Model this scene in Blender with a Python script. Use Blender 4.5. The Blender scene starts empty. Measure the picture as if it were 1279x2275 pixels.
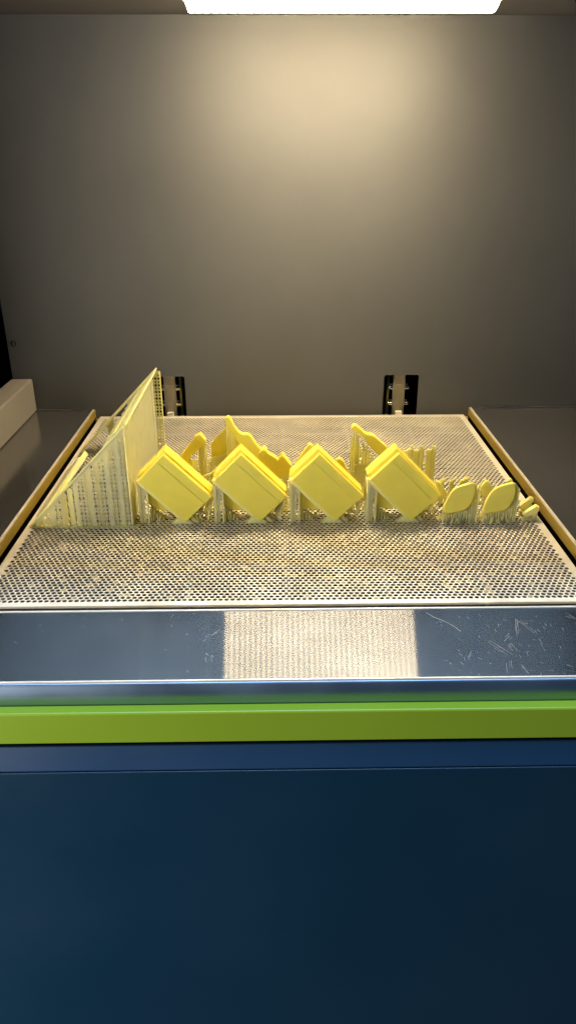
import bpy, math, random
import numpy as np
from mathutils import Vector, Matrix, Euler
random.seed(7)
scene = bpy.context.scene
col = scene.collection

# ------------------------------------------------------------------ camera
CX0, CH, YAW, PITCH, ROLL, FPX = -0.00915, 0.38887, 0.0148807, 0.4395356, -0.0014747, 1676.8
IW, IH = 1279.0, 2275.0
def cam_axes():
    f = Vector((math.sin(YAW)*math.cos(PITCH), math.cos(YAW)*math.cos(PITCH), -math.sin(PITCH)))
    r = Vector((math.cos(YAW), -math.sin(YAW), 0)); u = r.cross(f)
    return (math.cos(ROLL)*r+math.sin(ROLL)*u, -math.sin(ROLL)*r+math.cos(ROLL)*u, f)
RT, UP, FW = cam_axes()
cd = bpy.data.cameras.new('camera'); cam = bpy.data.objects.new('camera', cd); col.objects.link(cam)
cd.sensor_fit = 'VERTICAL'; cd.sensor_height = 36.0; cd.lens = 36.0*FPX/IH
cd.clip_start = 0.01; cd.clip_end = 50
M = Matrix((RT, UP, -FW)).transposed().to_4x4(); M.translation = (CX0, 0, CH)
cam.matrix_world = M
scene.camera = cam
scene.view_settings.view_transform = 'Standard'; scene.view_settings.look = 'None'
scene.view_settings.exposure = 0.28; scene.view_settings.gamma = 1.0
scene.render.resolution_x = 575; scene.render.resolution_y = 1024

# ------------------------------------------------------------------ room light (dim, bluish, through the open front) and added fill lamps
world = bpy.data.worlds.new('World'); scene.world = world; world.use_nodes = True
bg = world.node_tree.nodes['Background']; bg.inputs[0].default_value = (0.45, 0.68, 1.0, 1); bg.inputs[1].default_value = 0.07
ld = bpy.data.lights.new('room_fill', 'AREA'); ld.shape = 'RECTANGLE'; ld.size = 0.7; ld.size_y = 1.2
ld.energy = 24; ld.color = (1.0, 0.92, 0.80)
lo = bpy.data.objects.new('room_fill', ld); col.objects.link(lo)  # unseen area lamp, added to fill the box faces and grade the door
lo.location = (-1.2, -0.25, -0.08)
lo.rotation_euler = (Vector((0, 0.75, 0.0))-Vector(lo.location)).to_track_quat('-Z', 'Y').to_euler()

l2 = bpy.data.lights.new('overhead_fill', 'AREA'); l2.shape = 'ELLIPSE'; l2.size = 2.3; l2.size_y = 0.36
l2.energy = 58; l2.color = (0.55, 0.77, 1.0)
lo2 = bpy.data.objects.new('overhead_fill', l2); col.objects.link(lo2); lo2.location = (0.0, 0.60, 2.1)  # unseen lamp added overhead to light the trim and tint the deck blue

def at(px, py, Y):
    """point of the photograph on the vertical plane y = Y"""
    d = FW + RT*((px-639.5)/FPX) - UP*((py-1137.5)/FPX)
    return Vector((CX0, 0, CH)) + d*(Y/d.y)
def xz(px, py, Y):
    p = at(px, py, Y); return (p.x, p.z)

# ------------------------------------------------------------------ materials
def newmat(name):
    m = bpy.data.materials.new(name); m.use_nodes = True
    nt = m.node_tree; return m, nt, nt.nodes['Principled BSDF']
def pmat(name, base, rough=0.5, metal=0.0, spec=0.5, var=0.0, vscale=30, bump=0.0, bscale=400, sss=0.0, coat=0.0,
         emit=None, estr=0.0, rvar=0.0, stretch=None, aniso=0.0, tangent=None, transl=0.0):
    m, nt, b = newmat(name); N = nt.nodes; L = nt.links
    b.inputs['Base Color'].default_value = (*base, 1); b.inputs['Roughness'].default_value = rough
    b.inputs['Metallic'].default_value = metal; b.inputs['Specular IOR Level'].default_value = spec
    b.inputs['Coat Weight'].default_value = coat; b.inputs['Coat Roughness'].default_value = 0.12
    tc = N.new('ShaderNodeTexCoord'); mp = N.new('ShaderNodeMapping'); L.new(tc.outputs['Object'], mp.inputs[0])
    if stretch: mp.inputs['Scale'].default_value = stretch
    if var or rvar:
        n = N.new('ShaderNodeTexNoise'); n.inputs['Scale'].default_value = vscale; n.inputs['Detail'].default_value = 6
        L.new(mp.outputs[0], n.inputs['Vector'])
        if var:
            r = N.new('ShaderNodeMapRange'); r.inputs[1].default_value = 0.25; r.inputs[2].default_value = 0.75
            r.inputs[3].default_value = 1-var; r.inputs[4].default_value = 1+var; L.new(n.outputs['Fac'], r.inputs[0])
            v = N.new('ShaderNodeVectorMath'); v.operation = 'SCALE'; v.inputs[0].default_value = base
            L.new(r.outputs[0], v.inputs['Scale']); L.new(v.outputs[0], b.inputs['Base Color'])
        if rvar:
            r = N.new('ShaderNodeMapRange'); r.inputs[1].default_value = 0.3; r.inputs[2].default_value = 0.7
            r.inputs[3].default_value = max(0.02, rough-rvar); r.inputs[4].default_value = rough+rvar
            L.new(n.outputs['Fac'], r.inputs[0]); L.new(r.outputs[0], b.inputs['Roughness'])
    if bump:
        n2 = N.new('ShaderNodeTexNoise'); n2.inputs['Scale'].default_value = bscale; n2.inputs['Detail'].default_value = 4
        L.new(mp.outputs[0], n2.inputs['Vector'])
        bp = N.new('ShaderNodeBump'); bp.inputs['Strength'].default_value = bump; bp.inputs['Distance'].default_value = 0.0005
        L.new(n2.outputs['Fac'], bp.inputs['Height']); L.new(bp.outputs[0], b.inputs['Normal'])
    if sss:
        b.inputs['Subsurface Weight'].default_value = sss; b.inputs['Subsurface Radius'].default_value = (1.0, 0.8, 0.15)
        b.inputs['Subsurface Scale'].default_value = 0.004
    if aniso:
        b.inputs['Anisotropic'].default_value = aniso
        cv = N.new('ShaderNodeCombineXYZ')
        for i in range(3): cv.inputs[i].default_value = tangent[i]
        L.new(cv.outputs[0], b.inputs['Tangent'])
    if emit:
        b.inputs['Emission Color'].default_value = (*emit, 1); b.inputs['Emission Strength'].default_value = estr
    if transl:
        t = N.new('ShaderNodeBsdfTranslucent'); t.inputs[0].default_value = (*base, 1)
        mx = N.new('ShaderNodeMixShader'); mx.inputs[0].default_value = transl
        out = N['Material Output']; L.new(b.outputs[0], mx.inputs[1]); L.new(t.outputs[0], mx.inputs[2]); L.new(mx.outputs[0], out.inputs[0])
    return m

MAT = {}
MAT['wall'] = pmat('grey_painted_steel', (0.130, 0.134, 0.141), 0.62, 0.80, 0.42, var=0.08, vscale=5, bump=0.10, bscale=900, aniso=0.34, tangent=(0, 0, 1))
MAT['ceiling'] = pmat('ceiling_steel', (0.16, 0.15, 0.14), 0.45, 0.2, 0.4, var=0.08, vscale=40, stretch=(1, 12, 1))
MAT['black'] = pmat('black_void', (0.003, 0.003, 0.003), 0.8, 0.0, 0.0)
MAT['deck'] = pmat('dark_satin_steel', (0.31, 0.31, 0.32), 0.14, 0.85, 0.5, var=0.12, vscale=6, bump=0.05, bscale=300, rvar=0.05)
MAT['edge'] = pmat('bare_steel_edge', (0.88, 0.83, 0.74), 0.35, 0.4, var=0.12, vscale=40)
MAT['vat'] = pmat('steel_amber_reflection', (0.55, 0.40, 0.08), 0.34, 0.45, var=0.12, vscale=12)  # amber base colour stands in for yellow resin reflected in the steel
MAT['resin'] = pmat('liquid_resin', (0.045, 0.034, 0.024), 0.03, 0.0, 0.6, var=0.25, vscale=18)
MAT['plate'] = pmat('perforated_steel', (0.90, 0.85, 0.74), 0.40, 0.30, 0.5, var=0.14, vscale=22, rvar=0.08)
MAT['frame'] = pmat('under_frame_steel', (0.06, 0.055, 0.075), 0.4, 0.6, var=0.2, vscale=40)
MAT['steel'] = pmat('machined_steel', (0.27, 0.245, 0.19), 0.4, 0.7, var=0.1, vscale=60)
MAT['chrome'] = pmat('polished_bolt', (0.8, 0.8, 0.82), 0.15, 1.0)
MAT['brass'] = pmat('guide_rod', (0.60, 0.44, 0.14), 0.3, 1.0)
MAT['block'] = pmat('grey_powder_coat', (0.26, 0.24, 0.215), 0.5, 0.0, 0.4, var=0.05, vscale=15, bump=0.1, bscale=1200)
MAT['green'] = pmat('green_paint', (0.21, 0.34, 0.018), 0.36, 0.0, 0.5, var=0.05, vscale=6, bump=0.08, bscale=900, rvar=0.05)
MAT['blue'] = pmat('blue_paint', (0.007, 0.040, 0.112), 0.42, 0.0, 0.5, var=0.05, vscale=7, bump=0.10, bscale=1100, rvar=0.05)
MAT['door'] = pmat('dark_blue_paint', (0.0026, 0.025, 0.059), 0.32, 0.0, 0.5, var=0.08, vscale=5, bump=0.14, bscale=1100, rvar=0.10)
MAT['body'] = pmat('yellow_resin', (0.96, 0.84, 0.13), 0.42, 0.0, 0.45, var=0.04, vscale=40, bump=0.06, bscale=700, sss=0.3)
MAT['pale'] = pmat('pale_yellow_resin', (0.97, 0.90, 0.37), 0.5, 0.0, 0.4, var=0.06, vscale=60, bump=0.1, bscale=600, sss=0.85)
MAT['pale'].node_tree.nodes['Principled BSDF'].inputs['Subsurface Scale'].default_value = 0.007
MAT['pale'].node_tree.nodes['Principled BSDF'].inputs['Subsurface Radius'].default_value = (1.0, 0.88, 0.35)
MAT['pad'] = pmat('smooth_yellow_resin', (0.96, 0.86, 0.16), 0.4, 0.0, 0.45, var=0.04, vscale=40, bump=0.05, bscale=600, sss=0.3)
MAT['film'] = pmat('resin_film', (0.40, 0.33, 0.17), 0.08, 0.0, 0.7)
MAT['scratch'] = pmat('scratched_metal', (0.42, 0.42, 0.44), 0.45, 1.0)
MAT['housing'] = pmat('lamp_housing', (0.7, 0.68, 0.6), 0.4)
def layer_lines(m, period, strength):
    nt = m.node_tree; N = nt.nodes; L = nt.links; b = N['Principled BSDF']
    g = N.new('ShaderNodeNewGeometry'); sp = N.new('ShaderNodeSeparateXYZ'); L.new(g.outputs['Position'], sp.inputs[0])
    mu = N.new('ShaderNodeMath'); mu.operation = 'MULTIPLY'; mu.inputs[1].default_value = 2*math.pi/period; L.new(sp.outputs[2], mu.inputs[0])
    sn = N.new('ShaderNodeMath'); sn.operation = 'SINE'; L.new(mu.outputs[0], sn.inputs[0])
    bp = N.new('ShaderNodeBump'); bp.inputs['Strength'].default_value = strength; bp.inputs['Distance'].default_value = 0.0002
    L.new(sn.outputs[0], bp.inputs['Height'])
    src = b.inputs['Normal'].links[0].from_socket if b.inputs['Normal'].is_linked else None
    if src: L.new(src, bp.inputs['Normal'])
    L.new(bp.outputs[0], b.inputs['Normal'])
layer_lines(MAT['body'], 0.0016, 0.12); layer_lines(MAT['pad'], 0.0016, 0.10)
# brushed stainless: streaks run along x, reflections smear along y
def brushed(name, rough, base, tilt, an=0.0):
    """fine grooves along x: normals tilt only about the x axis, so reflections smear along y and stay sharp along x"""
    m = pmat(name, base, rough, 1.0, 0.5, aniso=an, tangent=(0, 1, 0))
    nt = m.node_tree; N = nt.nodes; L = nt.links; b = N['Principled BSDF']
    tc = N.new('ShaderNodeTexCoord'); mp = N.new('ShaderNodeMapping'); mp.inputs['Scale'].default_value = (10, 70000, 70000)
    L.new(tc.outputs['Object'], mp.inputs[0])
    n = N.new('ShaderNodeTexNoise'); n.inputs['Scale'].default_value = 1; n.inputs['Detail'].default_value = 1; L.new(mp.outputs[0], n.inputs['Vector'])
    mp2 = N.new('ShaderNodeMapping'); mp2.inputs['Scale'].default_value = (5, 260, 260); L.new(tc.outputs['Object'], mp2.inputs[0])
    n3 = N.new('ShaderNodeTexNoise'); n3.inputs['Scale'].default_value = 1; n3.inputs['Detail'].default_value = 4; L.new(mp2.outputs[0], n3.inputs['Vector'])
    a = N.new('ShaderNodeMath'); a.operation = 'SUBTRACT'; a.inputs[1].default_value = 0.5; L.new(n.outputs['Fac'], a.inputs[0])
    a3 = N.new('ShaderNodeMath'); a3.operation = 'SUBTRACT'; a3.inputs[1].default_value = 0.5; L.new(n3.outputs['Fac'], a3.inputs[0])
    c = N.new('ShaderNodeMath'); c.operation = 'MULTIPLY'; c.inputs[1].default_value = tilt; L.new(a.outputs[0], c.inputs[0])
    c3 = N.new('ShaderNodeMath'); c3.operation = 'MULTIPLY'; c3.inputs[1].default_value = tilt*.035; L.new(a3.outputs[0], c3.inputs[0])
    d = N.new('ShaderNodeMath'); d.operation = 'ADD'; L.new(c.outputs[0], d.inputs[0]); L.new(c3.outputs[0], d.inputs[1])
    x3 = N.new('ShaderNodeMath'); x3.operation = 'MULTIPLY'; x3.inputs[1].default_value = 0.004; L.new(a3.outputs[0], x3.inputs[0])
    cv = N.new('ShaderNodeCombineXYZ'); L.new(x3.outputs[0], cv.inputs[0]); L.new(d.outputs[0], cv.inputs[1])
    g = N.new('ShaderNodeNewGeometry'); ad = N.new('ShaderNodeVectorMath'); ad.operation = 'ADD'
    L.new(g.outputs['Normal'], ad.inputs[0]); L.new(cv.outputs[0], ad.inputs[1])
    nm = N.new('ShaderNodeVectorMath'); nm.operation = 'NORMALIZE'; L.new(ad.outputs[0], nm.inputs[0]); L.new(nm.outputs[0], b.inputs['Normal'])
    n2 = N.new('ShaderNodeTexNoise'); n2.inputs['Scale'].default_value = 14; n2.inputs['Detail'].default_value = 6; L.new(tc.outputs['Object'], n2.inputs['Vector'])
    r = N.new('ShaderNodeMapRange'); r.inputs[1].default_value = 0.3; r.inputs[2].default_value = 0.7
    r.inputs[3].default_value = rough*.9; r.inputs[4].default_value = rough*1.3
    L.new(n2.outputs['Fac'], r.inputs[0]); L.new(r.outputs[0], b.inputs['Roughness'])
    return m
def brushed_deck(name, base, rough, an):
    """brushed stainless: grooves along x, so reflections stay sharp along x and smear along y"""
    m, nt, b = newmat(name); N = nt.nodes; L = nt.links
    tc = N.new('ShaderNodeTexCoord'); mp = N.new('ShaderNodeMapping'); mp.inputs['Scale'].default_value = (4, 260, 260); L.new(tc.outputs['Object'], mp.inputs[0])
    n = N.new('ShaderNodeTexNoise'); n.inputs['Scale'].default_value = 1; n.inputs['Detail'].default_value = 5; L.new(mp.outputs[0], n.inputs['Vector'])
    a = N.new('ShaderNodeMath'); a.operation = 'SUBTRACT'; a.inputs[1].default_value = 0.5; L.new(n.outputs['Fac'], a.inputs[0])
    c = N.new('ShaderNodeMath'); c.operation = 'MULTIPLY'; c.inputs[1].default_value = 0.07; L.new(a.outputs[0], c.inputs[0])
    g = N.new('ShaderNodeNewGeometry'); tg = N.new('ShaderNodeCombineXYZ'); tg.inputs[0].default_value = 1.0
    # faint smudges dull the metal here and there
    n2 = N.new('ShaderNodeTexNoise'); n2.inputs['Scale'].default_value = 11; n2.inputs['Detail'].default_value = 7; L.new(tc.outputs['Object'], n2.inputs['Vector'])
    r2 = N.new('ShaderNodeMapRange'); r2.inputs[1].default_value = 0.3; r2.inputs[2].default_value = 0.7; r2.inputs[3].default_value = 0.86; r2.inputs[4].default_value = 1.1; L.new(n2.outputs['Fac'], r2.inputs[0])
    cv = N.new('ShaderNodeCombineXYZ'); L.new(c.outputs[0], cv.inputs[1])
    ad = N.new('ShaderNodeVectorMath'); ad.operation = 'ADD'; L.new(g.outputs['Normal'], ad.inputs[0]); L.new(cv.outputs[0], ad.inputs[1])
    nm = N.new('ShaderNodeVectorMath'); nm.operation = 'NORMALIZE'; L.new(ad.outputs[0], nm.inputs[0])
    gl = N.new('ShaderNodeBsdfAnisotropic'); gl.inputs['Roughness'].default_value = rough; gl.inputs['Anisotropy'].default_value = an
    v = N.new('ShaderNodeVectorMath'); v.operation = 'SCALE'; v.inputs[0].default_value = base; L.new(r2.outputs[0], v.inputs['Scale'])
    L.new(v.outputs[0], gl.inputs['Color']); L.new(nm.outputs[0], gl.inputs['Normal']); L.new(tg.outputs[0], gl.inputs['Tangent']); prev = gl.outputs[0]
    N.remove(b); L.new(prev, N['Material Output'].inputs[0])
    return m
MAT['brushed'] = brushed_deck('brushed_stainless', (0.150, 0.152, 0.158), 0.172, 0.9)
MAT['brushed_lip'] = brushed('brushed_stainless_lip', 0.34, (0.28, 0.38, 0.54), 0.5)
def ledmat(name, color, strength, period, depth):
    m, nt, b = newmat(name); N = nt.nodes; L = nt.links
    tc = N.new('ShaderNodeTexCoord'); sp = N.new('ShaderNodeSeparateXYZ'); L.new(tc.outputs['Object'], sp.inputs[0])
    mu = N.new('ShaderNodeMath'); mu.operation = 'MULTIPLY'; mu.inputs[1].default_value = 2*math.pi/period; L.new(sp.outputs[0], mu.inputs[0])
    sn = N.new('ShaderNodeMath'); sn.operation = 'SINE'; L.new(mu.outputs[0], sn.inputs[0])
    r = N.new('ShaderNodeMapRange'); r.inputs[1].default_value = -1; r.inputs[2].default_value = 1
    r.inputs[3].default_value = strength*(1-depth); r.inputs[4].default_value = strength*(1+depth); L.new(sn.outputs[0], r.inputs[0])
    b.inputs['Base Color'].default_value = (0.8, 0.8, 0.8, 1)
    b.inputs['Emission Color'].default_value = (*color, 1); L.new(r.outputs[0], b.inputs['Emission Strength'])
    return m
MAT['led_warm'] = ledmat('warm_led_diffuser', (1.0, 0.77, 0.44), 76, 0.0095, 0.75)
MAT['led_cool'] = ledmat('cool_led_diffuser', (1.0, 0.90, 0.72), 7, 0.0095, 0.5)

# ------------------------------------------------------------------ mesh helpers
class MB:
    def __init__(s): s.v = []; s.f = []
    def add(s, vs, fs):
        o = len(s.v); s.v += [tuple(p) for p in vs]; s.f += [tuple(i+o for i in f) for f in fs]
    def box(s, x0, x1, y0, y1, z0, z1, mtx=None):
        vs = [Vector((x, y, z)) for z in (z0, z1) for y in (y0, y1) for x in (x0, x1)]
        if mtx: vs = [mtx @ v for v in vs]
        s.add(vs, [(0, 2, 3, 1), (4, 5, 7, 6), (0, 1, 5, 4), (2, 6, 7, 3), (0, 4, 6, 2), (1, 3, 7, 5)])
    def prism(s, poly, y0, y1):
        """poly in (x, z), counter-clockwise seen from -y; extruded along y"""
        n = len(poly)
        s.add([(x, y0, z) for x, z in poly]+[(x, y1, z) for x, z in poly],
              [tuple(range(n)), tuple(range(2*n-1, n-1, -1))]+[(i, i+n, (i+1) % n+n, (i+1) % n) for i in range(n)])
    def prism_x(s, poly, x0, x1):
        n = len(poly)
        s.add([(x0, y, z) for y, z in poly]+[(x1, y, z) for y, z in poly],
              [tuple(range(n)), tuple(range(2*n-1, n-1, -1))]+[(i, i+n, (i+1) % n+n, (i+1) % n) for i in range(n)])
    def tube(s, pts, r, n=8, r2=None):
        pts = [Vector(p) for p in pts]; rings = []
        for i, p in enumerate(pts):
            t = (pts[min(i+1, len(pts)-1)]-pts[max(i-1, 0)]).normalized()
            a = t.cross(Vector((0, 0, 1)) if abs(t.z) < .9 else Vector((1, 0, 0))).normalized(); b = t.cross(a)
            rr = r if r2 is None else r+(r2-r)*i/(len(pts)-1)
            rings.append([p+(a*math.cos(2*math.pi*k/n)+b*math.sin(2*math.pi*k/n))*rr for k in range(n)])
        vs = [v for R_ in rings for v in R_]
        fs = [(i*n+k, i*n+(k+1) % n, (i+1)*n+(k+1) % n, (i+1)*n+k) for i in range(len(pts)-1) for k in range(n)]
        fs += [tuple(range(n-1, -1, -1)), tuple(range((len(pts)-1)*n, len(pts)*n))]
        s.add(vs, fs)
    def build(s, name, mat, parent=None, bevel=0.0, smooth=False, seg=2, solid=0.0):
        me = bpy.data.meshes.new(name); base = parent.location if parent else Vector((0, 0, 0))
        if parent and parent.parent: base = base + parent.parent.location
        me.from_pydata([tuple(Vector(p)-base) for p in s.v], [], s.f); me.validate()
        import bmesh
        bm = bmesh.new(); bm.from_mesh(me); bmesh.ops.recalc_face_normals(bm, faces=bm.faces); bm.to_mesh(me); bm.free()
        me.materials.append(MAT[mat] if isinstance(mat, str) else mat)
        o = bpy.data.objects.new(name, me); col.objects.link(o)
        if parent: o.parent = parent
        if solid:
            m = o.modifiers.new('solid', 'SOLIDIFY'); m.thickness = solid; m.offset = 0
        if bevel:
            m = o.modifiers.new('bevel', 'BEVEL'); m.width = bevel; m.segments = seg; m.limit_method = 'ANGLE'; m.angle_limit = math.radians(35)
            smooth = True
        if smooth:
            for p in me.polygons: p.use_smooth = True
            if bevel: 
                w = o.modifiers.new('wn', 'WEIGHTED_NORMAL'); w.keep_sharp = False
        return o
def thing(name, label, cat, loc, group=None):
    o = bpy.data.objects.new(name, None); col.objects.link(o); o.location = loc; o.empty_display_size = 0.01
    o['label'] = label; o['category'] = cat
    if group: o['group'] = group
    return o
def tag(o, label, cat, group=None):
    o['label'] = label; o['category'] = cat
    if group: o['group'] = group
    return o
def struct(o, label=None):
    o['kind'] = 'structure'
    if label: o['label'] = label
    return o

# ================================================================== the chamber
YW = 1.215
ZC = 0.5643
# back wall with two slots; built from rectangles around the openings
def wall_with_slots():
    m = MB(); x0, x1, z0, z1 = -0.4395, 0.659, -0.16, ZC
    SL = [(-0.2125, -0.160, -0.03, 0.0640), (0.1672, 0.2248, -0.03, 0.0648)]
    r = 0.0035
    xs = [x0]+[v for s in SL for v in s[:2]]+[x1]
    def quad(a, b, c, d): m.add([(a, YW, c), (b, YW, c), (b, YW, d), (a, YW, d)], [(0, 1, 2, 3)])
    quad(xs[0], xs[1], z0, z1); quad(xs[2], xs[3], z0, z1); quad(xs[4], xs[5], z0, z1)
    for a, b, c, d in SL:
        quad(a, b, z0, c)
        arcL = [(a+r-r*math.cos(t*math.pi/8), d-r+r*math.sin(t*math.pi/8)) for t in range(5)]
        arcR = [(b-r+r*math.sin(t*math.pi/8), d-r+r*math.cos(t*math.pi/8)) for t in range(5)]
        top = [(a, z1)]+[(a, d-r)]+arcL[1:]+arcR+[(b, z1)]
        m.add([(x, YW, z) for x, z in top], [tuple(range(len(top)))])
        rim = [(a, c), (a, d-r)]+arcL[1:]+arcR+[(b, c)]
        for p, q in zip(rim[:-1], rim[1:]):
            m.add([(p[0], YW, p[1]), (q[0], YW, q[1]), (q[0], YW+.003, q[1]), (p[0], YW+.003, p[1])], [(0, 1, 2, 3)])
    m.add([(x0, YW, z0), (x0, YW, z1), (x0, YW+.02, z1), (x0, YW+.02, z0)], [(0, 1, 2, 3)])
    return m
struct(wall_with_slots().build('back_wall', 'wall'))
m = MB(); m.box(-0.80, 0.80, 0.63, 1.30, ZC+.0005, ZC+.012)
c_ = struct(m.build('ceiling', 'ceiling'))
m = MB(); m.box(-0.80, 0.80, 1.30, 1.31, -0.3, ZC); struct(m.build('machine_back', 'black'))
m = MB(); m.box(-0.67, -0.66, 0.53, 1.2995, -0.3, ZC); struct(m.build('side_wall_left', 'blue'))
m = MB(); m.box(0.66, 0.67, 0.53, 1.2995, -0.3, ZC); struct(m.build('side_wall_right', 'blue'))

# side decks with raised steel lip
for s, nm in ((-1, 'left'), (1, 'right')):
    xa = 0.3120 if s > 0 else 0.3120
    m = MB(); a, b = sorted((s*xa, s*0.659)); m.box(a, b, 0.6105, YW-.0005, 0.0045, 0.0095)
    d = struct(m.build('side_deck_'+nm, 'deck'))
    m = MB(); a, b = sorted((s*(xa-.0016), s*(xa+.0012))); m.box(a, b, 0.6105, YW-.010, 0.0094, 0.0125); m.build('lip', 'edge', d, bevel=.0008)
    m = MB(); a, b = sorted((s*(xa+.02), s*(0.658))); m.box(a, b, YW-.007, YW-.0008, 0.0096, 0.0125); m.build('back_flange', 'deck', d, bevel=.001)

# resin vat under the platform
vat = thing('resin_vat', 'steel vat with painted amber reflection around the perforated platform, seen at both edges', 'vat', (0, .9, -.06))
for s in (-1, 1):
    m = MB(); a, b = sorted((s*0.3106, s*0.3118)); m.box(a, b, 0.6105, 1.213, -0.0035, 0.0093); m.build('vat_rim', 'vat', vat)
    m = MB(); m.box(a, b, 0.6105, 1.213, -0.075, -0.0036); m.build('vat_wall', 'black', vat)  # lower wall coloured black to stand for the shade beside the plate
m = MB(); m.box(-0.3104, 0.3104, 1.207, 1.2120, -0.075, -0.006); m.build('vat_wall', 'vat', vat)
m = MB(); m.box(-0.3104, 0.3104, 0.6106, 0.6125, -0.075, -0.010); m.build('vat_wall', 'frame', vat)
m = MB(); m.box(-0.3104, 0.3104, 0.6126, 1.2069, -0.0745, -0.022); m.build('resin_surface', 'resin', vat)

# ------------------------------------------------------------------ perforated build platform
PX0, PX1, PY0, PY1 = -0.30, 0.30, 0.6195, 1.1995
plat = thing('build_platform', 'perforated stainless steel build platform carrying all the yellow prints', 'platform', (0, .91, 0))
P, RP, HR, K, TH = 0.0058, 0.00502, 0.00242, 12, 0.0009
ncol, nrow = 101, 113
mx = (PX1-PX0-(ncol+.5)*P)/2; my = (PY1-PY0-nrow*RP)/2
verts = []; faces = []; holes = []
ang = [math.radians(15+30*k) for k in range(K)]
# rectangle points matched to the 12 hole points
def rectpt(a):
    c, s = math.cos(a), math.sin(a); hx, hy = P/2, RP/2
    t = min(hx/abs(c), hy/abs(s)); return (c*t, s*t)
ang = []
ca = math.atan2(RP/2, P/2)
for base in (0, math.pi):
    ang += [base-ca/2.2, base+ca/2.2]
for base in (0, 1, 2, 3):
    ang.append([ca, math.pi-ca, math.pi+ca, 2*math.pi-ca][base])
for base in (math.pi/2, 3*math.pi/2):
    ang += [base-(math.pi/2-ca)*.35, base+(math.pi/2-ca)*.35]
ang = sorted(a % (2*math.pi) for a in ang); K = len(ang)
rp = [rectpt(a) for a in ang]; hp = [(HR*math.cos(a), HR*math.sin(a)) for a in ang]
oy = 0.91
for j in range(nrow):
    y = PY0+my+(j+.5)*RP
    off = (j % 2)*P/2
    for i in range(ncol):
        x = PX0+mx+(i+.5)*P+off
        o = len(verts); holes.append((x, y))
        verts += [(x+a, y+b-oy, 0) for a, b in rp]+[(x+a, y+b-oy, 0) for a, b in hp]+[(x+a, y+b-oy, -TH) for a, b in hp]
        for k in range(K):
            k2 = (k+1) % K
            faces.append((o+k, o+k2, o+K+k2, o+K+k)); faces.append((o+K+k, o+K+k2, o+2*K+k2, o+2*K+k))
    def q(xa, xb, ya, yb):
        o = len(verts); verts.extend([(xa, ya-oy, 0), (xb, ya-oy, 0), (xb, yb-oy, 0), (xa, yb-oy, 0)]); faces.append((o, o+1, o+2, o+3))
    q(PX0, PX0+mx+off, y-RP/2, y+RP/2); q(PX0+mx+off+ncol*P, PX1, y-RP/2, y+RP/2)
q(PX0, PX1, PY0, PY0+my); q(PX0, PX1, PY1-my, PY1)
me = bpy.data.meshes.new('perforated_plate'); me.from_pydata(verts, [], faces); me.materials.append(MAT['plate'])
o = bpy.data.objects.new('perforated_plate', me); col.objects.link(o); o.parent = plat
# plate rim (bent-down edges) and front frame with clips
m = MB(); m.box(PX0-.0012, PX0-.0002, PY0-.001, PY1+.001, -0.004, 0.0003); m.build('plate_rim', 'plate', plat)
m = MB(); m.box(PX1+.0002, PX1+.0012, PY0-.001, PY1+.001, -0.004, 0.0003); m.build('plate_rim', 'plate', plat)
m = MB(); m.box(PX0, PX1, PY0-.0012, PY0-.0002, -0.0022, 0.0004); m.build('plate_rim', 'plate', plat)
m = MB(); m.box(PX0, PX1, PY1+.0002, PY1+.0012, -0.004, 0.0012); m.build('plate_rim', 'plate', plat)
m = MB(); m.box(PX0+.002, PX1-.002, PY0-.0050, PY0-.0014, -0.010, -0.0030); m.build('front_rail', 'frame', plat, bevel=.0006)
for px in (75, 185, 300, 418, 525, 637, 757, 865, 975, 1088, 1190):
    x = at(px, 1346, PY0-.003).x; w = random.uniform(.004, .007)
    m = MB(); m.box(x-w, x+w, PY0-.0062, PY0-.0040, -0.0058, -0.0024); m.box(x-w*.7, x+w*.5, PY0-.0068, PY0-.0060, -0.0062, -0.0048)
    m.build('clip', 'chrome' if px in (185, 1088) else 'frame', plat, bevel=.0005)
# under-frame ribs seen dark through the holes
m = MB()
for x in (-.2, -.1, 0, .1, .2): m.box(x-.003, x+.003, PY0+.01, PY1-.01, -0.016, -0.0030)
for y in (.70, .84, .98, 1.12): m.box(-.295, .295, y-.004, y+.004, -0.0165, -0.0032)
m.build('under_frame', 'frame', plat)
# holes blocked by a skin of resin
m = MB()
for (x, y) in holes:
    if random.random() < 0.045:
        z = -random.uniform(.0002, .0010); b = random.uniform(-.0003, .0007); n = 8
        m.add([(x+HR*.99*math.cos(2*math.pi*k/n), y+HR*.99*math.sin(2*math.pi*k/n), z) for k in range(n)]+[(x, y, z+b)], [(k, (k+1) % n, n) for k in range(n)])
o = m.build('resin_skin', 'film', plat, smooth=True); o['kind'] = 'stuff'

# ------------------------------------------------------------------ front deck, lip, green trim, blue front
m = MB(); m.box(-0.75, 0.75, 0.5045, 0.6075, -0.0018, 0.0)
fd = struct(m.build('front_deck', 'brushed'))
m = MB(); m.box(-0.75, 0.75, 0.6076, 0.6098, -0.012, 0.0012); m.build('back_edge', 'edge', fd, bevel=.0006)
m = MB(); m.box(-0.75, 0.75, 0.5030, 0.5044, -0.0015, 0.0003); m.build('front_edge', 'edge', fd, bevel=.0003)
sc = MB()
def scratch(pts, w=0.00016):
    ps = [Vector((x, y, 0.00012)) for x, y in pts]
    for a, b in zip(ps[:-1], ps[1:]):
        d = (b-a); n = Vector((-d.y, d.x, 0)).normalized()*w
        sc.add([a-n, b-n, b+n, a+n], [(0, 1, 2, 3)])
def deckpt(px, py):
    d = FW + RT*((px-639.5)/FPX) - UP*((py-1137.5)/FPX); p = Vector((CX0, 0, CH))+d*(-CH/d.z); return (p.x, p.y)
scratch([deckpt(*p) for p in ((946, 1361), (962, 1371), (985, 1380), (1005, 1390), (1023, 1403))], .00020)
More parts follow.
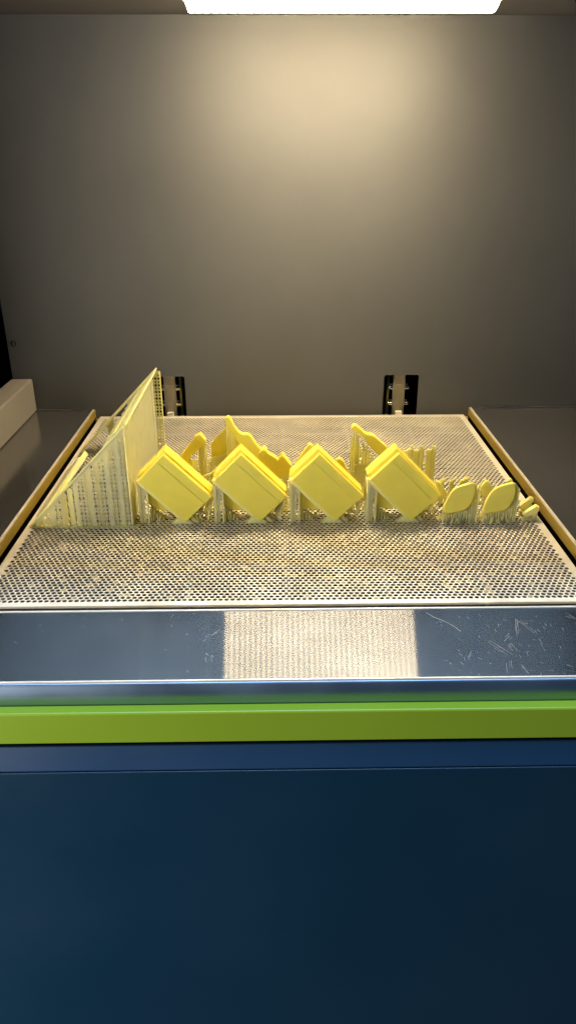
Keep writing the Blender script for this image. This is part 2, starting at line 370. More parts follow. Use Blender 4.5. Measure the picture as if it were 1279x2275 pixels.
for base, dirn, n in (((1090, 1425), (40, 24), 6), ((1132, 1432), (16, 18), 7), ((1143, 1380), (4, 36), 4), ((1150, 1379), (40, 30), 3), ((1260, 1365), (16, 10), 7),
                      ((1188, 1402), (10, 10), 3), ((1135, 1412), (-12, 12), 4), ((1155, 1381), (28, -2), 2), ((1200, 1420), (18, 34), 3), ((1208, 1390), (6, 8), 4), ((1130, 1470), (2, 22), 3), ((1160, 1480), (14, 18), 4),
                      ((1262, 1480), (17, 4), 2), ((470, 1410), (14, -8), 3), ((452, 1420), (8, -4), 3), ((463, 1460), (2, 30), 2), ((385, 1373), (4, -3), 2), ((1040, 1450), (-12, 24), 2), ((1090, 1440), (30, 14), 3)):
    for k in range(n):
        a = (base[0]+random.uniform(-7, 7), base[1]+random.uniform(-5, 5)); L_ = random.uniform(.35, 1.05)
        b = (a[0]+dirn[0]*L_*.5+random.uniform(-1.5, 1.5), a[1]+dirn[1]*L_*.5+random.uniform(-1, 1)); c = (a[0]+dirn[0]*L_, a[1]+dirn[1]*L_)
        scratch([deckpt(*a), deckpt(*b), deckpt(*c)], random.choice((.00005, .00008, .00012)))
for k in range(90):
    a = (random.uniform(960, 1279) if k < 62 else random.uniform(0, 500), random.uniform(1362, 1500)); t = random.uniform(-.5, .5)+(math.pi*.25 if k % 3 else 0); l = random.uniform(2, 10)
    scratch([deckpt(*a), deckpt(a[0]+l*math.cos(t), a[1]+l*math.sin(t))], random.uniform(.00004, .00009))
o = sc.build('scratch_marks', 'scratch', fd); o['kind'] = 'stuff'
# rounded lip that turns down to the green trim
prof = [(0.5029, -0.0016)]+[(0.5029-.0036*math.sin(t*math.pi/16), -0.0016-.0110*(1-math.cos(t*math.pi/16))) for t in range(1, 9)]+[(0.4993, -0.0235), (0.5029, -0.0235)]
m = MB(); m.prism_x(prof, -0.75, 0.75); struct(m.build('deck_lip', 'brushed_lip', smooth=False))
m = MB(); m.box(-0.75, 0.75, 0.4880, 0.4991, -0.0522, -0.0204); struct(m.build('green_trim', 'green', bevel=.0020, seg=3))
m = MB(); m.box(-0.75, 0.75, 0.4905, 0.50, -0.0552, -0.0523); struct(m.build('gap_shade', 'black'))  # black strip painted in as the shade between trim and rail
m = MB(); m.prism_x([(0.4885, -0.0553), (0.4838, -0.0765), (0.4842, -0.0785), (0.52, -0.0785), (0.52, -0.0553)], -0.75, 0.75); struct(m.build('blue_rail', 'blue', bevel=.0009, seg=3))
m = MB(); m.box(-0.75, 0.75, 0.4826, 0.52, -0.70, -0.0787); struct(m.build('door_panel', 'door', bevel=.0009, seg=3))

# ------------------------------------------------------------------ lamps
def lamp(name, label, x0, x1, y, ztop, matl):
    t = thing(name, label, 'lamp', ((x0+x1)/2, y, ztop))
    m = MB(); m.box(x0, x1, y-.032, y+.032, ztop-.010, ZC); m.build('housing', 'housing', t, bevel=.001)
    n = 10; pr = [(y+.030*math.cos(math.pi*k/n), ztop-.0105-.0185*math.sin(math.pi*k/n)) for k in range(n+1)]
    m = MB(); m.prism_x(pr, x0+.002, x1-.002); m.build('diffuser', matl, t)
    for xa, xb in ((x0-.003, x0+.0018), (x1-.0018, x1+.003)):
        m = MB(); m.box(xa, xb, y-.0315, y+.0315, ztop-.020, ztop-.0002); m.build('end_cap', 'housing', t, bevel=.0015)
    return t
lamp('strip_light', 'glowing warm white strip light on the chamber ceiling above the grey wall', -0.1055, 0.2375, 0.995, ZC-.0008, 'led_warm')
lamp('strip_light', 'shorter cool white strip light, seen only mirrored in the front steel deck', -0.018, 0.216, 0.865, ZC, 'led_cool')

# ------------------------------------------------------------------ lift arms in the wall slots
def lift(label, x, rods):
    t = thing('lift_arm', label, 'lift arm', (x, YW+.02, -.02), 'lift arms in the wall slots')
    m = MB(); m.box(x-.0095, x+.0095, YW+.006, YW+.016, -0.03, 0.0665); m.build('arm_bar', 'steel', t, bevel=.001)
    m = MB(); m.box(x-.0052, x+.0052, YW+.0035, YW+.0058, -0.03, 0.0470); m.build('arm_insert', 'steel', t, bevel=.0008)
    m = MB(); m.box(x-.0052, x+.0052, YW-.006, YW+.0034, -0.012, 0.0035); m.build('arm_foot', 'plate', t, bevel=.0008)
    for z in (0.0400, 0.0130):
        for s in (-1, 1):
            m = MB(); m.tube([(x+s*.0096, YW+.012, z), (x+s*.0168, YW+.012, z)],   .0034, 12); b_ = m.build('roller', 'chrome', t, smooth=False)
            m = MB(); m.tube([(x+s*.0096, YW+.013, z+.0058), (x+s*.0145, YW+.013, z+.0058)], .0013, 8); m.build('pin', 'chrome', b_)
    for dx, r in rods:
        m = MB(); m.tube([(x+dx, YW+.022, -.03), (x+dx, YW+.022, .07)], r, 12); m.build('guide_rod', 'brass', t, smooth=True)
    return t
lift('grey steel lift arm in the left wall slot beside the tall lattice print', -0.1865, [(.0165, .0026)])
lift('grey steel lift arm in the right wall slot behind the platform', 0.1940, [(-.0165, .0026)])
# grey rail block on the left deck, ball knob on the wall
m = MB(); m.box(-0.4400, -0.4050, 0.72, 1.2075, 0.0100, 0.0640); tag(m.build('rail_block', 'block', bevel=.003, seg=3), 'beige grey rounded metal block lying on the left deck against the wall', 'block')
kb = thing('wall_knob', 'tiny black ball knob sticking out of the wall at far left', 'knob', (-0.424, YW, 0.123))
m = MB(); m.tube([(-0.427, YW-.0002, 0.1205), (-0.4255, YW-.012, 0.1222)], .0014, 8); m.build('stem', 'black', kb)
import bmesh
def ball(name, c, r, mat, parent):
    me = bpy.data.meshes.new(name); bm = bmesh.new(); bmesh.ops.create_uvsphere(bm, u_segments=16, v_segments=10, radius=r); bm.to_mesh(me); bm.free()
    me.materials.append(MAT[mat]); o = bpy.data.objects.new(name, me); col.objects.link(o); o.parent = parent; o.location = Vector(c)-parent.location
    for p in me.polygons: p.use_smooth = True
    return o
MAT['gloss_black'] = pmat('gloss_black', (0.01, 0.01, 0.012), 0.12)
ball('ball', (-0.4252, YW-.014, 0.1224), .0044, 'gloss_black', kb)

# ================================================================== printed parts
def lattice(m, mapf, s0, s1, top, cw=.0044, ch=.0048, solid=lambda i: False, z0=0.0, start=0):
    """sheet of cells with diamond and round openings under the height curve top(s); mapf(s,z)->point"""
    n = max(1, int(round((s1-s0)/cw))); w = (s1-s0)/n
    for i in range(n):
        a, b = s0+i*w, s0+(i+1)*w; ta, tb = top(a), top(b)
        j = 0; z = z0
        while True:
            zt = z+ch
            if zt <= min(ta, tb) and not solid(i):
                big = (j+start) % 2 == 0
                hx, hz = (w*.42, ch*.48) if big else (w*.30, ch*.36)
                cx, cz = (a+b)/2, z+ch/2
                R_ = [(a, z), (cx, z), (b, z), (b, cz), (b, zt), (cx, zt), (a, zt), (a, cz)]
                D = [(cx, cz-hz), (cx+hx, cz), (cx, cz+hz), (cx-hx, cz)]
                m.add([mapf(*p) for p in R_+D], [(0, 1, 8, 11, 7), (1, 2, 3, 9, 8), (3, 4, 5, 10, 9), (5, 6, 7, 11, 10)])
                z = zt; j += 1
            else:
                if max(ta, tb)-z > 1e-5:
                    m.add([mapf(a, z), mapf(b, z), mapf(b, max(tb, z)), mapf(a, max(ta, z))], [(0, 1, 2, 3)])
                break
def pillars(m, pts, ztopf, r=.0006, n=5, foot=.0016, z0=0.0, jitter=.0008):
    for x, y in pts:
        x2, y2 = x+random.uniform(-jitter, jitter), y+random.uniform(-jitter, jitter); zt = ztopf(x, y)
        if zt < .002: continue
        m.tube([(x2, y2, z0), (x2, y2, z0+min(.003, zt*.3)), (x, y, zt)], foot, n, None)
        # thin waist: replaced radii
        k = len(m.v)-3*n
        for q_ in range(3):
            cpt = Vector((x2, y2, 0)) if q_ < 2 else Vector((x, y, 0)); rr = (foot, r, r)[q_]
            for e in range(n):
                v = Vector(m.v[k+q_*n+e]); d = Vector((v.x-cpt.x, v.y-cpt.y, 0))
                if d.length > 1e-9: d = d.normalized()*rr
                m.v[k+q_*n+e] = (cpt.x+d.x, cpt.y+d.y, v.z)
def fan(m, c, top, wb, wt, y0, y1, z1, z0=0.0):
    """flared foot: wide on the plate, narrow at the part"""
    n = 5; pts = []
    for k in range(n+1):
        f = k/n; w = wt+(wb-wt)*(1-f)**1.8; cx = c+(top-c)*f; z = z0+(z1-z0)*f
        yy0 = y0+(y1-y0)*.25*f; yy1 = y1-(y1-y0)*.25*f
        pts.append([(cx-w, yy0, z), (cx+w, yy0, z), (cx+w, yy1, z), (cx-w, yy1, z)])
    vs = [p for r_ in pts for p in r_]
    fs = [(k*4+a, k*4+(a+1) % 4, (k+1)*4+(a+1) % 4, (k+1)*4+a) for k in range(n) for a in range(4)]
    m.add(vs, fs+[(0, 3, 2, 1), (n*4, n*4+1, n*4+2, n*4+3)])
def rods_between(m, pts, r=.0005):
    for a, b in pts: m.tube([a, b], r, 5)

# ------------------------------------------------------------------ tall inclined frame with lattice supports (left)
XA, XB, YF, YB, KS = -0.2955, -0.1770, 0.7905, 1.0480, 1.018
fr = thing('lattice_print', 'tall pale yellow inclined frame print on perforated triangular supports, at far left', 'print', (-.23, .9, 0))
hz = lambda x: max(0.0, (x-XA)*KS)
def slab_bar(xa, xb, ya, yb, t0, t1, name, mat='pale', bev=.0004):
    """a bar lying in the inclined plane between xa..xb, ya..yb; t0,t1 = offset along the normal"""
    nrm = Vector((-KS, 0, 1)).normalized(); m = MB()
    vs = []
    for t in (t0, t1):
        for x, y in ((xa, ya), (xb, ya), (xb, yb), (xa, yb)):
            vs.append(Vector((x, y, hz(x)))+nrm*t)
    m.add(vs, [(0, 1, 2, 3), (4, 7, 6, 5), (0, 4, 5, 1), (1, 5, 6, 2), (2, 6, 7, 3), (3, 7, 4, 0)])
    return m.build(name, mat, fr, bevel=bev)
slab_bar(XA, XB, YF-.0008, YF+.0042, -.0004, .0018, 'front_bar')
slab_bar(XA+.004, XB, YB-.0300, YB+.001, -.0004, .0018, 'back_bar')
slab_bar(XB-.0095, XB+.0015, YF+.0046, YB-.0305, -.0004, .0018, 'top_bar')
slab_bar(XB-.0205, XB-.0165, YF+.030, YB-.0310, .0002, .0016, 'inner_bar')
slab_bar(XA+.001, XA+.0180, YF+.0046, YB-.0800, -.0004, .0016, 'lower_bar', 'pale')
# ridge on the lower bar, rising towards the back
m = MB(); x0 = XA+.0035
m.add([(x0, YF+.006, .0045), (x0+.012, YF+.006, .0060), (x0+.006, YF+.006, .0085), (x0+.010, .985, .0125), (x0+.022, .985, .0160), (x0+.017, .985, .0225)],
      [(0, 2, 1), (3, 4, 5), (0, 1, 4, 3), (1, 2, 5, 4), (2, 0, 3, 5)])
m.build('ridge', 'pale', fr, bevel=.0006)
# front support sheets: two panels with a gap between them
gapf = (-0.2520, -0.2410)
m = MB(); lattice(m, lambda s, z: (s, YF, z), XA+.0065, gapf[0], hz, solid=lambda i: i < 1 or i == 4); m.build('lattice_panel', 'pale', fr, solid=.0007)
m = MB(); lattice(m, lambda s, z: (s, YF+.0004, z), gapf[1], XB, hz, solid=lambda i: i in (0, 4, 9, 12), start=1); m.build('lattice_panel', 'pale', fr, solid=.0007)
for xq, yq in ((-.2465, YF+.003), (-.2555, YF+.008), (-.228, YF+.009), (-.214, YF+.010), (-.198, YF+.012), (-.188, YF+.012)):
    m = MB(); m.box(xq-.0028, xq+.0028, yq, yq+.0009, 0, hz(xq)-.003); m.build('support_strip', 'pale', fr)
m = MB(); lattice(m, lambda s, z: (s, YB-.008, z), -.2215, XB+.0045, lambda x: hz(min(x, XB-.0005))-.001); m.build('lattice_panel', 'pale', fr, solid=.0008)
m = MB(); lattice(m, lambda s, z: (s, YB-.010, z), -.2520, -.2440, hz, solid=lambda i: True); m.build('support_strip', 'pale', fr, solid=.0008)
m = MB(); m.box(XB+.0040, XB+.0052, YB-.010, YB-.006, 0, hz(XB)-.003); m.build('support_strip', 'pale', fr)
# ribbed wall under the top bar
m = MB(); n = 58; prev = None
for k in range(n+1):
    f = k/n; y = YF+.001+f*(YB-YF-.014); xw = -0.1775-.0052*f+(.0009 if k % 2 else -.0009)
    zt = hz(XB-.004)-.003-.004*f
    cur = ((xw, y, 0), (xw, y, zt))
    if prev: m.add([prev[0], cur[0], cur[1], prev[1]], [(0, 1, 2, 3)])
    prev = cur
m.build('ribbed_wall', 'pale', fr, solid=.0006)
for k in range(9):
    y = YF+.03+k*.024; m = MB(); lattice(m, lambda s, z: (s, y, z), -.215+.0*k, -.181, lambda x: hz(x)-.001, cw=.0056, ch=.0056, start=k); m.build('support_sheet', 'pale', fr, solid=.0006)
m = MB(); m.box(XA+.003, -.170, YF-.003, YF+.005, 0.0003, 0.0012); m.build('base_strip', 'pale', fr)

# ------------------------------------------------------------------ four tilted boxes
def local_frame(cx, cz, ang):
    c, s = math.cos(ang), math.sin(ang)
    return lambda u, w: (cx+u*c-w*s, cz+u*s+w*c)
def make_box(bx, label, seed, variant):
    """bx = x of the lowest corner; u runs up-left->... the long side goes from the bottom corner up to the left"""
    random.seed(seed)
    t = thing('box_print', label, 'print', (bx, .81, 0), 'tilted box prints in the front row')
    Y0 = 0.795; zc = 0.0030
    A = math.radians(45.3)
    # f(u,w): u along the short side (up-right), w along the long side (up-left)
    c, s = math.cos(A), math.sin(A)
    f = lambda u, w: (bx+u*c-w*c, zc+u*s+w*s)
    SU, SW = 0.0445, 0.0730
    # in the photograph the long side falls to the right: bottom corner -> left corner is long, bottom -> right is short
    def rect(u0, u1, w0, w1): return [f(u0, w0), f(u1, w0), f(u1, w1), f(u0, w1)]
    m = MB(); m.prism(rect(0, SU, 0, SW), Y0, Y0+.0062); fc = m.build('front_cover', 'body', t, bevel=.0004)
    m = MB(); m.prism(rect(.0015, SU-.0022, .0012, SW-.0022), Y0+.0058, Y0+.0125); m.build('groove', 'body', t)
    m = MB(); m.prism(rect(-.0008, SU+.0004, .0010, SW+.0024), Y0+.0123, Y0+.0320); m.build('rear_body', 'body', t, bevel=.0005)
    m = MB(); m.prism(rect(SU-.0120, SU-.0114, .0014, SW-.0014), Y0-.0005, Y0+.0004); m.build('face_line', 'body', fc)
    # rim running below the lower long side
    m = MB(); m.prism(rect(-.0042, -.0004, .0040, SW+.0010), Y0+.0030, Y0+.0105); m.build('lower_rim', 'pale', t, bevel=.0008)
    # rounded tongue below
    pr = [f(-.004, .020), f(-.004, SW-.012)]
    for k in range(9):
        a = math.pi*k/8
        pr.append(f(-.004-.0155*math.sin(a), .036+.018*math.cos(a)))
    m = MB(); m.prism([f(-.003, .016)]+[f(-.003-.0165*math.sin(math.pi*k/10)**.7, .016+(SW-.026)*k/10) for k in range(1, 10)]+[f(-.003, SW-.010)], Y0+.014, Y0+.029); m.build('rounded_tongue', 'body', t, bevel=.002, seg=3)
    # supports -------------------------------------------------------
    xl, zl = f(-.004, SW)
    topz = lambda x: max(0.0, zl-(x-xl)-.0012)     # underside of the long side
    m = MB(); m.box(xl+.0008, xl+.0040, Y0+.003, Y0+.0042, 0, topz(xl+.002)-.001); m.build('support_strip', 'pale', t)
    m = MB(); m.box(xl+.0102, xl+.0124, Y0+.003, Y0+.0042, 0, topz(xl+.011)-.001); m.build('support_strip', 'pale', t)
    m = MB(); lattice(m, lambda q_, z: (q_, Y0+.0045, z), xl+.0010, xl+.0122, topz, cw=.0056, ch=.0062, solid=lambda i: i == 0); m.build('support_lattice', 'pale', t, solid=.0006)
    m = MB(); m.box(xl+.0008, xl+.0016, Y0+.0046, Y0+.0300, 0, topz(xl+.001)-.001); m.build('support_strip', 'pale', t)
    m = MB(); pts = [(xl+.013+.0034*i, Y0+.010+.0042*j) for i in range(7) for j in range(5)]
    pillars(m, pts, lambda x, y: max(.0, min(topz(x)-.004, topz(x)-.0215 if x > xl+.012 else 1)), r=.0008)
    m.build('support_pillars', 'pale', t)
    m = MB(); lattice(m, lambda q_, z: (q_, Y0+.018, z), xl+.012, xl+.036, lambda x: max(.004, topz(x)-.021), cw=.004, ch=.0045, solid=lambda i: i % 3 == 0); m.build('support_lattice', 'pale', t, solid=.0006)
    m = MB(); fan(m, bx-.0045, bx-.0020, .0135, .0048, Y0+.001, Y0+.009, .0075+.002); m.build('flared_foot', 'pale', t)
    m = MB(); fan(m, bx+.0105, bx+.0065, .0050, .0012, Y0+.004, Y0+.010, .0085)
    for k in range(7):
        a = random.uniform(-.004, .008); rods_between(m, [((bx+.010+a, Y0+.004+random.uniform(0, .02), 0), (bx+.006+a*.6, Y0+.006+random.uniform(0, .016), .009+max(a, 0)*.6))], .0006)
    for k in range(16):
        a = random.uniform(.004, .030); y_ = Y0+.008+random.uniform(0, .022); zt_ = min(.030, .003+a*.95); xx = bx+a
        rods_between(m, [((xx+random.uniform(-.002, .002)-.002, y_, 0), (xx-.0015, y_, zt_*.6)), ((xx-.0015, y_, zt_*.6), (xx, y_, zt_+.001)), ((xx-.0015, y_, zt_*.5), (xx+.003, y_+.001, zt_*.9+.003))], .0006)
    m.build('branching_foot', 'pale', t)
    # low supports behind the right corner
    m = MB(); xr, zr = f(SU, 0)
    lattice(m, lambda q_, z: (q_, Y0+.036, z), xr-.018, xr+.004, lambda x: min(.030, zr-(xr-x)*.6-.004), cw=.0038, ch=.004, solid=lambda i: i == 2); m.build('support_lattice', 'pale', t, solid=.0006)
    return t, f
BX = [-0.1167, -0.0297, 0.0586, 0.1478]
LB = ['tilted yellow box print next to the tall lattice print, first from the left', 'tilted yellow box print in front of the wavy bracket, second from the left',
      'tilted yellow box print with pale rubbed corner, third from the left', 'tilted yellow box print nearest the two rounded pads, fourth from the left']
for i in range(4): make_box(BX[i], LB[i], 40+i, i)

# ------------------------------------------------------------------ prints standing behind the boxes
def smoothpoly(px, Y): return [xz(u, v, Y) for u, v in px]
def extr(t, name, px, Y, depth, mat='body', bev=.0012, seg=2):
    m = MB(); m.prism(smoothpoly(px, Y), Y, Y+depth); return m.build(name, mat, t, bevel=bev, seg=seg)
random.seed(3)
t = thing('hooked_arm_print', 'flat yellow arm print with hooked tip behind the first box', 'print', (-.11, .865, 0))
extr(t, 'arm', [(385, 1042), (402, 1012), (438, 966), (458, 980), (455, 989), (425, 1013), (423, 1020), (430, 1050)], .862, .007)
extr(t, 'hook', [(431, 971), (444, 965), (458, 980), (452, 985), (444, 978), (436, 976)], .8605, .011, bev=.0008)
m = MB(); lattice(m, lambda s, z: (s, .868, z), -.1060, -.0950, lambda x: .0790-abs(x+.100)*.8, cw=.0036, ch=.0055, solid=lambda i: i == 1); m.build('support_lattice', 'pale', t, solid=.0007)
m = MB(); lattice(m, lambda s, z: (s, .876, z), -.1180, -.0930, lambda x: .050, cw=.004, ch=.005, solid=lambda i: i in (1, 4)); m.build('support_lattice', 'pale', t, solid=.0007)
m = MB(); pillars(m, [(-.104+.0022*i, .864+.003*j) for i in range(4) for j in range(3)], lambda x, y: .074, r=.0007); m.build('support_pillars', 'pale', t)

t = thing('wavy_bracket_print', 'tall wavy yellow bracket print with round tip behind the second box', 'print', (-.04, .875, 0))
extr(t, 'wavy_rail', [(499, 934), (503, 927), (509, 927), (514, 934), (520, 948), (533, 963), (541, 966), (551, 965), (558, 970), (566, 983), (574, 994), (581, 1000), (590, 1003), (600, 1010), (611, 1016), (620, 1025), (628, 1034),
     (645, 1062), (600, 1060), (560, 1040), (531, 1000), (529, 985), (515, 962), (506, 948), (500, 940)], .870, .010, bev=.0018, seg=3)
extr(t, 'knuckle', [(573, 1008), (585, 998), (594, 1004), (592, 1012), (580, 1022)], .8665, .016, bev=.0012)
extr(t, 'end_block', [(617, 1027), (627, 1011), (648, 1036), (640, 1062), (618, 1050)], .8640, .016, bev=.001)
extr(t, 'side_panel', [(468, 1032), (468, 986), (505, 946), (530, 974), (528, 1000), (500, 1040)], .884, .004, bev=.0006)
m = MB()
for px in (503, 508, 514, 519):
    a = at(px, 950+(px-503)*1.2, .868); m.tube([(a.x, .869, 0), (a.x+.0006, .869, a.z*.5), (a.x, .870, a.z)], .0011, 6)
m.build('support_pillars', 'pale', t)
m = MB(); lattice(m, lambda s, z: (s, .878, z), -.0950, -.0620, lambda x: .050+(x+.095)*.30, cw=.0038, ch=.0045, solid=lambda i: i % 3 == 1); m.build('support_lattice', 'pale', t, solid=.0007)
m = MB(); lattice(m, lambda s, z: (s, .874, z), -.0550, .0060, lambda x: max(.01, .045-(x+.055)*.3), cw=.0042, ch=.005, solid=lambda i: i % 4 == 1); m.build('support_lattice', 'pale', t, solid=.0007)
m = MB(); m.tube([at(450, 1062, .858), at(470, 1052, .858), at(486, 1041, .858)], .0022, 8); m.tube([at(462, 1075, .855), at(478, 1062, .855), at(487, 1046, .855)], .0020, 8); m.build('curved_lug', 'pale', t, smooth=True)

t = thing('clip_print', 'yellow clip print mostly hidden behind the third box, only its corners showing', 'print', (.05, .86, 0))
extr(t, 'left_plate', [(655, 1040), (656, 1030), (686, 988), (692, 988), (700, 1000), (690, 1050)], .852, .008, bev=.0008)
extr(t, 'right_lug', [(748, 1022), (753, 1019), (764, 1026), (768, 1036), (778, 1056), (745, 1050)], .850, .010, bev=.0012)
m = MB(); lattice(m, lambda s, z: (s, .858, z), .0150, .0850, lambda x: .040, cw=.0044, ch=.005, solid=lambda i: i % 4 == 0); m.build('support_lattice', 'pale', t, solid=.0007)

t = thing('neck_bracket_print', 'yellow bracket print with round tip on stringy supports behind the fourth box', 'print', (.10, .865, 0))
extr(t, 'neck_rail', [(780, 953), (783, 946), (790, 945), (800, 952), (812, 964), (823, 966), (830, 968), (845, 981), (860, 994), (862, 1020), (836, 1008), (818, 990), (812, 978), (803, 970), (793, 960), (784, 958)], .868, .010, bev=.0016, seg=3)
m = MB()
for px, y0 in ((782, 968), (787, 960), (792, 960), (796, 966), (808, 985), (814, 990), (820, 998)):
    a = at(px, y0, .870); m.tube([(a.x+random.uniform(-.001, .001), .871, 0), (a.x+random.uniform(-.0008, .0008), .872, a.z*.55), (a.x, .871, a.z)], .0013, 6)
m.build('support_pillars', 'pale', t)
m = MB(); lattice(m, lambda s, z: (s, .876, z), .0830, .1130, lambda x: .060-(x-.083)*.2+(.012 if x < .093 else 0), cw=.0042, ch=.006, solid=lambda i: i in (0, 3)); m.build('support_lattice', 'pale', t, solid=.0007)
m = MB(); lattice(m, lambda s, z: (s, .866, z), .0850, .1000, lambda x: .046, cw=.0042, ch=.006, solid=lambda i: i in (1,)); m.build('support_lattice', 'pale', t, solid=.0007)

# three upright posts behind the fourth box
posts = [(896, 920, 993, 'leftmost short of the three'), (921, 943, 992, 'middle one of the three'), (948, 970, 991, 'rightmost of the three')]
for a, b, ty, w in posts:
    Y = .885; xa, xb = at(a, ty, Y).x, at(b, ty, Y).x; zt = at(a, ty, Y).z
    t = thing('post_print', 'upright yellow double post print behind the fourth box, '+w, 'print', ((xa+xb)/2, Y, 0), 'upright post prints')
    w_ = xb-xa
    m = MB(); m.prism([(xa, 0), (xa+w_*.45, 0), (xa+w_*.45, zt-.0045), (xa+w_*.1, zt-.0055), (xa, zt-.003)], Y, Y+.004); m.build('thin_post', 'pale', t, bevel=.0006)
    m = MB(); m.tube([(xb-w_*.28, Y+.001, 0), (xb-w_*.28, Y+.001, zt-.003)], w_*.26, 10); m.tube([(xb-w_*.28, Y+.001, zt-.004), (xb-w_*.26, Y+.001, zt), (xb-w_*.1, Y+.001, zt+.0008)], w_*.22, 8); m.build('round_post', 'pale', t, bevel=.0005)
    m = MB(); m.prism([(xa+w_*.4, 0), (xb-w_*.3, 0), (xb-w_*.3, zt-.007), (xa+w_*.4, zt-.007)], Y+.001, Y+.003); m.build('web', 'pale', t)

# ------------------------------------------------------------------ two rounded pads on pillars
def make_pad(dpx, label, seed):
    random.seed(seed); Y = .793
    out = [(960+.2033*u, 1040+.2033*v) for u, v in ((100, 468), (106, 440), (125, 400), (165, 335), (205, 278), (235, 245), (270, 218), (310, 198), (360, 178), (420, 160), (455, 150), (485, 158), (500, 183),
           (496, 225), (478, 275), (452, 328), (418, 382), (390, 412), (350, 440), (300, 460), (240, 476), (170, 490), (120, 496), (102, 487))]
    def chunky(u, v):
        a, b_ = (u-1020.5)*.777-(v-1105)*.629, (u-1020.5)*.629+(v-1105)*.777
        a *= .96; b_ *= 1.17
        return 1020.5+a*.777+b_*.629, 1105-a*.629+b_*.777
    out = [chunky(u, v) for u, v in out]
    base = at(1020+dpx, 1160, Y)
    t = thing('pad_print', label, 'print', (base.x, .81, 0), 'rounded pad prints on pillar supports')
    P0 = [Vector((*xz(u+dpx, v, Y), 0)) for u, v in out]; n = len(P0)
    cx = sum(p.x for p in P0)/n; cz = sum(p.y for p in P0)/n
    def ring(sc_, y, sh): return [(cx+(p.x-cx)*sc_+sh, y+.05*((p.y-cz)), cz+(p.y-cz)*sc_-sh*.30-max(0, y-Y)*.50) for p in P0]
    m = MB(); rings = [ring(.84, Y-.0026, -.0014), ring(.87, Y-.0026, -.0014), ring(.905, Y-.0022, -.0011), ring(.95, Y-.0010, -.0006), ring(.985, Y+.0012, 0), ring(1.0, Y+.0040, .0006), ring(1.0, Y+.0100, .0020), ring(.97, Y+.0120, .0024)]
    vs = [p for r_ in rings for p in r_]
    fs = [(k*n+i, k*n+(i+1) % n, (k+1)*n+(i+1) % n, (k+1)*n+i) for k in range(len(rings)-1) for i in range(n)]
    fs += [tuple(range(n-1, -1, -1)), tuple(range((len(rings)-1)*n, len(rings)*n))]
    m.add(vs, fs); o = m.build('pad', 'pad', t, smooth=True)
    w = o.modifiers.new('wn', 'WEIGHTED_NORMAL'); w.keep_sharp = False
    # underside height from the outline
    xs = [(p.x, p.y) for p in P0]
    low = [xs[0]]+xs[:8:-1]
    low = sorted([xs[0]]+xs[13:])
    def under(x, y):
        for (a, za), (b, zb) in zip(low[:-1], low[1:]):
            if a <= x-.002 <= b: return za+(zb-za)*((x-.002-a)/(b-a+1e-9))-.001-max(0, y-.793)*.5
        return low[0][1] if x-.002 < low[0][0] else low[-1][1]
    x0, x1 = min(p[0] for p in xs), max(p[0] for p in xs)
    m = MB(); pts = [(x0+.0025+(x1-x0)*(i/13), Y+.002+.0040*j) for i in range(14) for j in range(5)]
    pillars(m, pts, under, r=.00085, foot=.0017, jitter=.0010); m.build('support_pillars', 'pale', t)
    m = MB(); lattice(m, lambda s, z: (s, Y+.010, z), x0+.004, x1+.003, lambda x: under(x, 0), cw=.0030, ch=.0055, solid=lambda i: i % 2 == 0); lattice(m, lambda s, z: (s, Y+.003, z), x0+.014, x1+.002, lambda x: under(x, 0)*.98, cw=.0028, ch=.0060, solid=lambda i: i % 3 != 1)
    m.build('support_lattice', 'pale', t, solid=.0006)
    m = MB()
    for k in range(26):
        a = random.uniform(0, 2*math.pi); fan(m, cx+(x1-x0)*.62*math.cos(a)*.9, cx+(x1-x0)*.5*math.cos(a), .0022, .0006, Y+.010+.012*math.sin(a)-.001, Y+.010+.012*math.sin(a)+.001, random.uniform(.003, .008))
    m.build('flared_feet', 'pale', t)
    return t
make_pad(0, 'smooth rounded yellow pad on pillar supports, the one nearer the boxes', 5)
make_pad(89, 'smooth rounded yellow pad on pillar supports, the one nearer the right deck edge', 6)

# small wedges and pegs behind the pads
random.seed(12)
def wedge(label, px, Y, depth, cat='print'):
    b = at(sum(p[0] for p in px)/len(px), 1120, Y)
    t = thing('wedge_print', label, cat, (b.x, Y, 0), 'small wedge prints behind the pads')
    extr(t, 'wedge', px, Y, depth, 'pale', bev=.0008)
    xs = [xz(u, v, Y) for u, v in px]; x0, x1 = min(p[0] for p in xs), max(p[0] for p in xs); zl = min(p[1] for p in xs)
    m = MB(); pillars(m, [(x0+(x1-x0)*(i+.5)/5, Y+.002+depth*.4*j) for i in range(5) for j in range(2)], lambda x, y: zl+.004, r=.0008); m.build('support_pillars', 'pale', t)
    return t
wedge('leaning yellow wedge print between the fourth box and the first pad', [(963, 1083), (970, 1070), (976, 1071), (994, 1096), (990, 1104), (975, 1110)], .845, .006)
wedge('leaning yellow wedge print between the two pads', [(1066, 1083), (1079, 1070), (1086, 1070), (1095, 1086), (1085, 1106), (1070, 1104)], .845, .006)
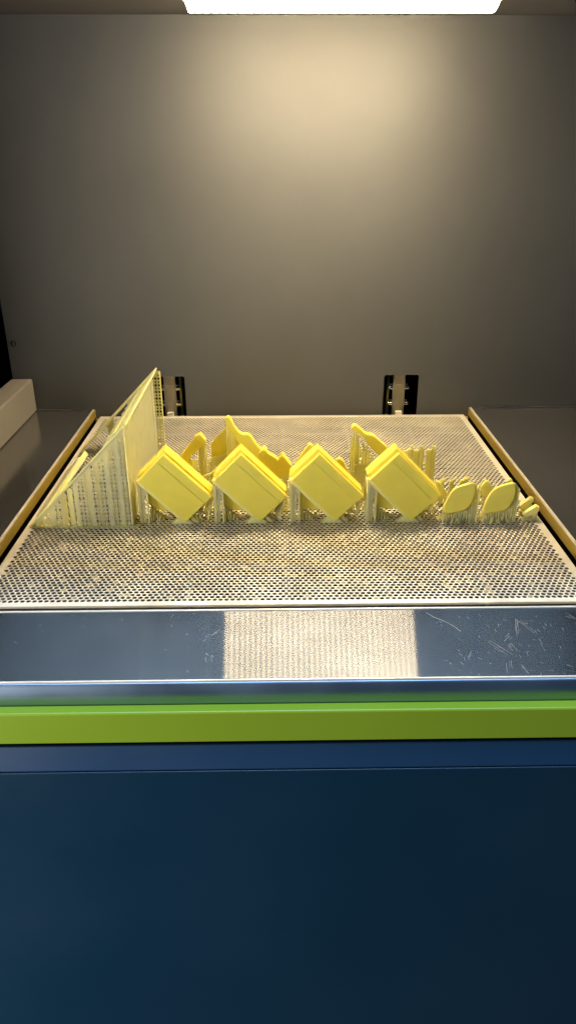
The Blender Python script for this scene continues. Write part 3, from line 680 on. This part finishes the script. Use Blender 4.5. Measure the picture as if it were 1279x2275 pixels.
def peg(label, a, b, Y):
    p, q_ = at(*a, Y), at(*b, Y); t = thing('peg_print', label, 'print', (p.x, Y, 0), 'small slanted peg prints behind the pads')
    m = MB(); m.tube([p, p.lerp(q_, .9), q_], .0026, 8); m.build('peg', 'pale', t, bevel=.0005)
    m = MB(); pillars(m, [(p.x+.002*i, Y+.001*j) for i in range(3) for j in (-1, 1)], lambda x, y: max(p.z, .004), r=.0009); m.build('support_pillars', 'pale', t)
peg('small slanted yellow peg, nearest the posts', (976, 1074), (988, 1064), .868)
peg('small slanted yellow peg, second from the posts, just left of the first pad top', (999, 1072), (1013, 1062), .872)
peg('short yellow peg stub right behind the first pad top', (1020, 1073), (1028, 1066), .868)
peg('small slanted yellow peg, third from the posts, above the first pad', (1028, 1068), (1040, 1061), .872)
peg('small yellow peg standing behind the gap between the pads', (1078, 1073), (1074, 1064), .868)
peg('small yellow peg peeking over the second pad by the platform edge', (1126, 1071), (1135, 1064), .872)

# two small fin prints by the right edge
def fin(label, px, Y, seed):
    random.seed(seed)
    b = at(1175, 1150, Y); t = thing('fin_print', label, 'print', (b.x, Y, 0), 'small fin prints by the right edge')
    m = MB(); m.prism([xz(u, v, Y) for u, v in px], Y, Y+.006); bl = m.build('fin', 'pale', t, bevel=.0008)
    c = px; m = MB(); m.tube([at(c[0][0]+2, c[0][1]-1, Y-.0005), at(c[1][0]-2, c[1][1]+3, Y-.0005)], .0008, 6); m.build('fin_rib', 'pale', bl)
    xs = [xz(u, v, Y) for u, v in px]; x0, x1 = min(p[0] for p in xs), max(p[0] for p in xs)
    zz = lambda x, y: max(.003, min(p[1] for p in xs)+(x-x0)*.5)
    m = MB(); pillars(m, [(x0+(x1-x0)*(i+.3)/7, Y+.001+.004*j) for i in range(7) for j in range(2)], zz, r=.0008)
    for k in range(6): fan(m, x0+(x1-x0)*random.random(), x0+(x1-x0)*random.random(), .003, .0008, Y-.002, Y+.002, random.uniform(.004, .008))
    m.build('support_pillars', 'pale', t)
fin('small pale ridged fin print by the right edge, the rear of the two', [(1154, 1124), (1178, 1106), (1186, 1108), (1184, 1116), (1172, 1128), (1157, 1134)], .812, 1)
fin('small pale ridged fin print by the right edge, the front of the two', [(1161, 1144), (1190, 1124), (1198, 1127), (1196, 1136), (1182, 1148), (1166, 1154)], .797, 2)
